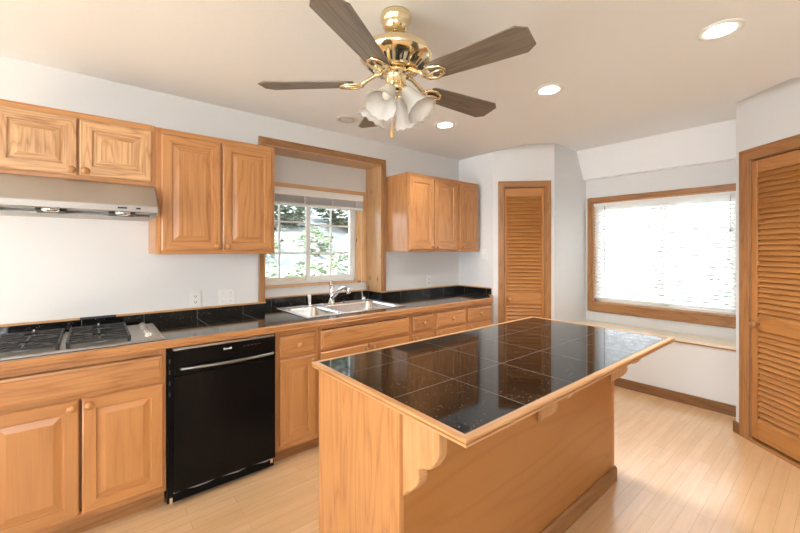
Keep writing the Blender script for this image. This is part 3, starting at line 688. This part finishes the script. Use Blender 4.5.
MB().lathe([(.008, z_), (.008, z_ + .012), (.011, z_ + .016), (.008, z_ + .022), (0, z_ + .023)], Matrix.Translation((.018, 1.765, 0)), 14).build('button', black_m, t, t.location)

# ------------------------------------------------------------------ blinds
t = thing('window_blind', (-0.235, 1.6, 1.93), 'white wood blind drawn up to the top of the sink window', 'blind'); o_ = t.location
ba, bb = 1.075, 2.115
MB().box(-.237, -.185, ba, bb, 1.880, 1.945).build('valance', white_tr, t, o_, bevel=.003)
mb = MB()
for i in range(9): mb.box(-.234, -.188, ba + .004, bb - .004, 1.8155 + i * .0072, 1.8190 + i * .0072)
mb.build('slats', slatm, t, o_)
MB().box(-.236, -.186, ba + .002, bb - .002, 1.792, 1.814).build('bottom_rail', white_tr, t, o_, bevel=.003)
for y in (1.2, 1.48, 1.76, 2.03): MB().box(-.1845, -.1835, y - .006, y + .006, 1.80, 1.935).build('ladder_tape', white_pl, t, o_)
cpts = [(-.182, 2.085, 1.885), (-.182, 2.085, 1.60), (-.180, 2.085, 1.30), (-.178, 2.085, 1.10), (-.172, 2.083, 1.02), (-.150, 2.075, .965), (-.11, 2.055, .935), (-.07, 2.04, .930)]
MB().tube(cpts, .0022, 6).build('pull_cord', white_pl, t, o_)
MB().tube([(-.075, 2.042, .929), (-.05, 2.035, .927)], [.005, .009], 8).build('tassel', white_pl, t, o_)

t = thing('mini_blind', (1.67, WY, 1.93), 'white slatted blind lowered over the alcove window', 'blind'); o_ = t.location
xa, xb = W0 + .016, W1 - .018; yb_ = WY + .014
MB().box(xa, xb, yb_ - .018, yb_ + .018, 1.905, 1.932).build('headrail', white_tr, t, o_)
mb = MB(); z = 1.890; sw = .0185
while z > 0.868:
    sec = [(-sw, -.0012), (-sw * .4, .0012), (sw * .4, .0012), (sw, -.0012)]; ca, sa = math.cos(R(-55)), math.sin(R(-55))
    pts = [(yb_ + a * ca - b_ * sa, z + a * sa + b_ * ca) for a, b_ in sec]
    mb.add([(x, p_[0], p_[1]) for x in (xa, xb) for p_ in pts], [(0, 1, 5, 4), (1, 2, 6, 5), (2, 3, 7, 6)], 0, True); z -= 0.0375
mb.build('slats', slatm, t, o_)
MB().box(xa, xb, yb_ - .015, yb_ + .015, .843, .858).build('bottom_rail', white_tr, t, o_)
for x in (1.18, 1.62, 2.02): MB().box(x - .0012, x + .0012, yb_ - .019, yb_ - .0175, .85, 1.91).build('ladder_string', white_pl, t, o_)
MB().tube([(1.163, yb_ - .026, 1.90), (1.163, yb_ - .026, 1.17)], .004, 8).build('tilt_wand', greym, t, o_)
MB().tube([(2.248, yb_ - .024, 1.90), (2.248, yb_ - .024, 1.60)], .002, 6).build('lift_cord', greym, t, o_)
MB().lathe([(.003, 0), (.009, -.03), (.006, -.034), (0, -.034)], Matrix.Translation((2.248, yb_ - .024, 1.60)), 10).build('cord_tassel', greym, t, o_)

# ------------------------------------------------------------------ outlets and switches
def plate(name, label, y0, y1, z0, z1, kinds, cat):
    t = thing(name, (0, (y0 + y1) / 2, z0), label, cat); o_ = t.location
    MB().box(.0005, .007, y0, y1, z0, z1).build('cover_plate', white_pl, t, o_, bevel=.002)
    n_ = len(kinds); zc_ = (z0 + z1) / 2
    for i, kd in enumerate(kinds):
        yc_ = y0 + (y1 - y0) * (i + .5) / n_
        if kd == 'o':
            for dz in (-.020, .020):
                r_ = MB().box(.007, .009, yc_ - .016, yc_ + .016, zc_ + dz - .014, zc_ + dz + .014).build('receptacle', white_pl, t, o_, bevel=.002)
                MB().box(.009, .0095, yc_ - .008, yc_ - .0045, zc_ + dz - .005, zc_ + dz + .006).box(.009, .0095, yc_ + .0045, yc_ + .008, zc_ + dz - .005, zc_ + dz + .006).box(.009, .0095, yc_ - .0025, yc_ + .0025, zc_ + dz - .011, zc_ + dz - .007).build('slots', dark_slot, r_, o_)
        else:
            s_ = MB().box(.007, .0085, yc_ - .006, yc_ + .006, zc_ - .013, zc_ + .013).box(.0085, .016, yc_ - .004, yc_ + .004, zc_ - .001, zc_ + .010).build('toggle', white_pl, t, o_)
            for dz in (-.030, .030): MB().box(.007, .0078, yc_ - .003, yc_ + .003, zc_ + dz - .003, zc_ + dz + .003).build('screw', greym, t, o_)
plate('wall_outlet', 'white duplex outlet low on the wall above the dishwasher', .527, .600, .993, 1.107, 'o', 'outlet')
plate('switch_plate', 'white two-gang plate between the duplex outlet and the sink window', .712, .828, .993, 1.107, 'ss', 'switch')
plate('wall_outlet', 'white duplex outlet on the wall past the sink window', 2.810, 2.884, 1.003, 1.118, 'o', 'outlet')
t = thing('light_switch', (.374, 3.34, 1.29), 'white light switch on the end wall beside the pantry door', 'switch'); o_ = t.location
MB().box(.338, .410, 3.333, 3.3395, 1.288, 1.408).build('cover_plate', white_pl, t, o_, bevel=.002)
MB().box(.370, .378, 3.322, 3.333, 1.346, 1.362).build('toggle', white_pl, t, o_)

# ------------------------------------------------------------------ island
IX0, IX1, IY0, IY1 = 1.477, 2.337, 0.730, 2.468
t = thing('kitchen_island', (1.75, 1.6, 0), 'oak island cabinet with a plywood back panel and scrolled brackets', 'island'); o_ = t.location
BX0, BX1, BY0, BY1 = 1.492, 2.036, 0.756, 2.440
MB().box(BX0, BX1 - .008, BY0 + .018, BY1 - .018, .0, .889).build('carcass', oak['z'], t, o_)
MB().box(BX0, 1.990, BY0, BY0 + .018, 0, .889).build('end_panel', oak['z'], t, o_)
MB().box(1.991, BX1 + .004, BY0 - .002, BY0 + .020, 0, .889).build('corner_stile', oak['z'], t, o_, bevel=.002)
MB().box(BX1 - .008, BX1, BY0 + .02, BY1 - .02, .0, .889).build('back_panel', ply, t, o_)
MB().box(BX1 - .030, BX1 + .004, BY1 - .022, BY1, 0, .889).build('corner_stile', oak['z'], t, o_, bevel=.002)
MB().box(BX0, BX1 - .03, BY1 - .018, BY1, 0, .889).build('end_panel', oak['z'], t, o_)
mb = MB().prism([(BX1 + .001, 0), (BX1 + .016, 0), (BX1 + .016, .078), (BX1 + .008, .088), (BX1 + .001, .088)], 'y', BY0 + .03, BY1 + .012)
mb.build('base_molding', trimw['y'], t, o_)
def scroll(w_, h_):
    pr = [(0, 0), (1, 0), (1, -.06), (1, -.30), (.96, -.36), (.82, -.475), (.70, -.515), (.58, -.53), (.50, -.56), (.47, -.59), (.475, -.63), (.49, -.66), (.475, -.71), (.42, -.77), (.37, -.80), (.30, -.845), (.24, -.875), (.17, -.89), (.0, -1.0)]
    return [(a * w_, b_ * h_) for a, b_ in pr]
def corbel(y, th, w_, h_):
    mb = MB().prism([(BX1 + .0045 + a, .889 + b_) for a, b_ in scroll(w_, h_)], 'y', y - th / 2, y + th / 2)
    mb.build('corbel', lightw['z'], t, o_, bevel=.003)
corbel(.785, .038, .164, .284)
corbel(1.592, .036, .164, .284)
corbel(2.405, .036, .164, .284)
t = thing('island_countertop', (1.9, 1.6, .889), 'black granite tile top with a light oak edge on the island', 'countertop'); o_ = t.location
MB().box(IX0 + .024, IX1 - .024, IY0 + .024, IY1 - .024, .890, .9145).build('tile_top', island_tile, t, (0, 0, 0) if False else o_)
prof = [(-.022, .890), (-.006, .890), (-.004, .893), (-.001, .896), (-.001, .9005), (-.007, .902), (-.007, .9045), (0, .906), (0, .912), (-.004, .9155), (-.020, .9165), (-.0225, .9150)]
mb = MB().sweep_rect(IX0, IX1, IY0, IY1, prof, (0, 1)); mb.build('edge_trim', [lightw['x'], lightw['y']], t, o_)

# ------------------------------------------------------------------ ceiling fan
FXc, FYc = 1.648, 1.056
t = thing('ceiling_fan', (FXc, FYc, H), 'brass ceiling fan with five brown wooden blades and four glass shades', 'ceiling fan')
z0 = H
def zz(*pr): return [(r, z - z0) for r, z in pr]
MB().lathe(zz((.0, 2.4555), (.066, 2.4555), (.069, 2.442), (.068, 2.428), (.061, 2.418), (.059, 2.410), (.058, 2.400), (.048, 2.382), (.030, 2.372), (.026, 2.374), (0, 2.376))[::-1]).build('canopy', brass, t)
MB().lathe(zz((.0115, 2.378), (.0115, 2.315))).build('downrod', brass, t)
mh = MB().lathe(zz((.0, 2.326), (.022, 2.326), (.030, 2.322), (.085, 2.317), (.128, 2.306), (.154, 2.289), (.164, 2.270), (.162, 2.257), (.148, 2.242), (.130, 2.232), (.100, 2.204), (.075, 2.200), (0, 2.200))[::-1], n_=40).build('motor_housing', brass, t)
mb = MB()
for k in range(30):
    M = Matrix.Rotation(2 * math.pi * k / 30, 4, 'Z') @ Matrix.Translation((.1155, 0, 2.2175 - z0)) @ Matrix.Rotation(R(-43), 4, 'Y'); mb.mbox(M, .034, .007, .004)
mb.build('vent_slots', dark_slot, mh)
ZB = 2.146 - z0
lat = MB().lathe(zz((.05, 2.200), (.066, 2.196), (.066, 2.184), (.05, 2.180), (.046, 2.176), (.046, 2.128), (.052, 2.122), (.044, 2.108), (.02, 2.100), (0, 2.098)), n_=28).build('light_kit', brass, t)
def blade_outline():
    pts = [(.185, -.045), (.20, -.052), (.35, -.062), (.575, -.073), (.612, -.045), (.612, .045), (.575, .073), (.35, .062), (.20, .052), (.185, .045)]
    return pts
for k in range(5):
    M = Matrix.Rotation(R(-131.5 + 72 * k), 4, 'Z') @ Matrix.Translation((0, 0, ZB)) @ Matrix.Rotation(R(-11), 4, 'X')
    b_ = MB().prism(blade_outline(), 'z', -.003, .003).build('blade', blade_w, t, bevel=.0015)
    b_.matrix_local = M
    am = MB()
    M2 = Matrix.Rotation(R(-131.5 + 72 * k), 4, 'Z')
    am.tube([M2 @ Vector(p) for p in ((.055, 0, 2.192 - z0), (.09, 0, 2.186 - z0), (.125, 0, 2.165 - z0), (.16, 0, ZB - .006))], [.010, .009, .009, .011], 8)
    am2 = [(.150, 0), (.170, -.030), (.205, -.038), (.240, -.024), (.255, 0), (.240, .024), (.205, .038), (.170, .030)]
    am.tube([M @ Vector((x, y, -.008)) for x, y in am2], .0075, 8, closed=True)
    am.tube([M @ Vector((x, y, -.008)) for x, y in ((.152, 0), (.18, .006), (.21, -.004), (.252, 0))], .006, 8)
    for y in (-.022, .022): am.lathe([(0, -.004), (.006, 0), (.006, .004)], M @ Matrix.Translation((.225, y, -.008)), 8)
    am.build('blade_arm', brass, t)
def ruf(i, an, r, z):
    kf = max(0.0, (i - 4) / 4.0) if i <= 8 else 0
    kf = min(1.0, kf)
    return r * (1 + .03 * kf * math.cos(12 * an)), z + .004 * kf * math.cos(12 * an)
for a in (-68, 22, 112, -158):
    M = Matrix.Rotation(R(a), 4, 'Z') @ Matrix.Translation((.040, 0, 2.118 - z0)) @ Matrix.Rotation(R(180 - 38), 4, 'Y')
    sh = MB(); pr = [(.020, .018), (.026, .022), (.030, .040), (.035, .065), (.041, .090), (.048, .110), (.055, .125), (.063, .138), (.069, .147)]
    sh.lathe(pr, M, 48, ruffle=ruf)
    s_ = sh.build('glass_shade', frosted, t)
    sm_ = s_.modifiers.new('solid', 'SOLIDIFY'); sm_.thickness = .003
    MB().lathe([(.0, .0), (.017, .0), (.022, .012), (.024, .030), (.018, .032), (0, .032)], M, 16).build('socket_cup', brass, s_)
    MB().lathe([(.010, .032), (.012, .045), (.018, .060), (.019, .072), (.013, .084), (0, .088)], M, 16).build('bulb', bulbm, s_)
ch = MB().tube([(.012, -.03, 2.125 - z0), (.012, -.03, 1.945 - z0)], .0011, 6).build('pull_chain', brass, t)
MB().lathe([(0, 1.890 - z0), (.006, 1.893 - z0), (.0085, 1.905 - z0), (.006, 1.93 - z0), (.003, 1.947 - z0), (0, 1.948 - z0)], Matrix.Translation((.012, -.03, 0)), 12).build('fob', gold_w, ch)

# ------------------------------------------------------------------ recessed ceiling lights
def downlight(x, y, on, label):
    t = thing('recessed_light', (x, y, H), label, 'ceiling light', 'recessed ceiling lights')
    MB().lathe([(.062, -.0005), (.062, -.004), (.080, -.006), (.090, -.004), (.092, -.0005)], None, 32, caps=False).build('trim_ring', white_pl if on else simple('aged_ring', (0.72, 0.70, 0.66), .4), t)
    if on:
        MB().lathe([(0, -.0055), (.040, -.005), (.064, -.002)], None, 28).build('lamp', lamp_on, t)
        l = bpy.data.lights.new('downlight', 'SPOT'); o = bpy.data.objects.new('downlight', l); COL.objects.link(o); o.parent = t
        l.energy = 22.0 if x < 1.0 else 52.0; l.color = (1.0, 0.97, 0.93); l.spot_size = R(140); l.spot_blend = 0.8; l.shadow_soft_size = .11; o.location = (0, 0, -.03)
    else:
        MB().lathe([(0, -.003), (.045, -.0035), (.064, -.0015)], None, 28).build('lamp', bulbm, t)
        mb = MB(); mb.lathe([(.048, -.004), (.056, -.010), (.064, -.005)], None, 28, caps=False); mb.build('baffle', simple('baffle_grey', (0.5, 0.48, 0.44), .4), t)
downlight(2.552, 2.333, True, 'lit recessed ceiling light closest to the closet door')
downlight(1.680, 2.334, True, 'lit recessed ceiling light above the far half of the island')
downlight(0.761, 2.307, True, 'lit recessed ceiling light above the counter near the pantry door')
downlight(0.348, 1.596, False, 'unlit recessed ceiling light above the sink window')

# ------------------------------------------------------------------ outdoors
struct('ground', MB().box(-14, 14, -12, 22, -0.45, -0.30), lawnm, 'lawn outside the house', 'ground')
mb = MB().prism([(-1.7, -.3), (-2.4, .5), (-4.2, 1.75), (-5.6, 2.3), (-7.0, 4.6), (-7.0, -.3)], 'y', -1.5, 9.0)
struct('bank', mb, bankm, 'earth bank rising outside the sink window', 'bank')
def shrub(name, x, y, z, r, h, n_, ls, mat, label, group=None, trunk=0.0):
    t = thing(name, (x, y, z), label, 'tree' if trunk else 'shrub', group)
    mb = MB()
    for i in range(n_):
        u, v_ = random.random() * 2 * math.pi, random.uniform(-1, 1); rr = random.uniform(.55, 1.0) ** .5
        k = math.sqrt(1 - v_ * v_); bump = 1 + .18 * math.sin(3 * u + 2.1 * v_ * 3 + x * 5)
        c_ = Vector((r * rr * bump * k * math.cos(u), r * rr * bump * k * math.sin(u), trunk + h / 2 + h / 2 * v_ * rr * bump))
        M = Matrix.Translation(c_) @ Matrix.Rotation(random.uniform(0, 6.28), 4, 'Z') @ Matrix.Rotation(random.uniform(-1.3, 1.3), 4, 'X')
        s_ = ls * random.uniform(.6, 1.3)
        mb.add([M @ Vector(p) for p in ((-s_, 0, 0), (0, -s_ * .45, .1 * s_), (s_, 0, 0), (0, s_ * .45, .1 * s_))], [(0, 1, 2, 3)])
    mb.build('foliage', mat, t)
    if trunk: MB().tube([(0, 0, -.1), (.05, .03, trunk * .5), (0, 0, trunk + h * .4)], [.09 * r + .05, .07 * r + .04, .03], 10).build('trunk', barkm, t)
    else: MB().tube([(0, 0, -.1), (.02, .0, h * .5)], [.03, .015], 8).build('stem', barkm, t)
def bank_z(x):
    pts = [(-7, 4.6), (-5.6, 2.3), (-4.2, 1.75), (-2.4, .5), (-1.7, -.3)]
    for (a, b_), (c_, d_) in zip(pts, pts[1:]):
        if a <= x <= c_: return b_ + (d_ - b_) * (x - a) / (c_ - a)
    return -.3
sl_ = [(-2.5, 1.75, .42, .75), (-2.7, 2.75, .36, .55), (-2.9, 3.7, .45, .6), (-3.5, 2.2, .4, .5), (-3.6, 3.3, .35, .5), (-2.4, 3.2, .25, .4)]
for i, (x, y, r, h_) in enumerate(sl_):
    shrub('shrub', x, y, bank_z(x) - .03, r, h_, 700, .045, leaf_l, ['leafy shrub on the earth bank seen through the sink window sash nearest the cabinet', 'leafy shrub on the bank low behind the window meeting stile', 'leafy shrub on the bank low in the window by the faucet', 'small leafy shrub higher up the earth bank', 'leafy shrub higher up the bank behind the window grid', 'smallest leafy shrub at the foot of the earth bank'][i], 'shrubs on the earth bank')
db = [(-4.5, 1.3, 'at the cabinet end of the sink window'), (-4.5, 2.95, 'behind the window middle'), (-4.5, 4.6, 'behind the gridded sash'), (-4.5, 6.25, 'beyond the window edge'),
      (-6.1, 2.1, 'in the rear row at the cabinet end'), (-6.1, 3.8, 'in the rear row behind the window middle'), (-6.1, 5.5, 'in the rear row behind the gridded sash'), (-6.1, 7.2, 'in the rear row beyond the window edge')]
for x, y, w_ in db:
    shrub('dense_bush', x, y, bank_z(x) - .05, .68 if x > -5 else .70, 1.25, 1500, .075, leaf_d, 'dark bush high on the bank ' + w_, 'dark bushes on top of the bank')
for x, y, r_, h_, w_ in ((-2.5, 11.2, .95, 2.5, 'nearest the wand side of the alcove window'), (0.45, 11.5, 1.0, 2.7, 'behind the middle of the alcove blind'), (2.7, 11.6, 0.9, 2.5, 'behind the lift cord of the alcove blind')):
    shrub('dense_bush', x, y, -.33, r_, h_, 1700, .085, leaf_d, 'tall dark bush on the lawn ' + w_, 'dark bushes beyond the alcove window')
for i, (x, y, h_) in enumerate(((-2.3, 14.5, 3.2), (2.6, 15.0, 3.6))):
    shrub('leafy_tree', x, y, -.3, 1.5, 3.0, 1200, .12, leaf_d, ['tree on the lawn beyond the alcove blind near its wand', 'taller tree on the lawn beyond the alcove blind'][i], 'trees beyond the alcove window', trunk=h_ - 1.2)
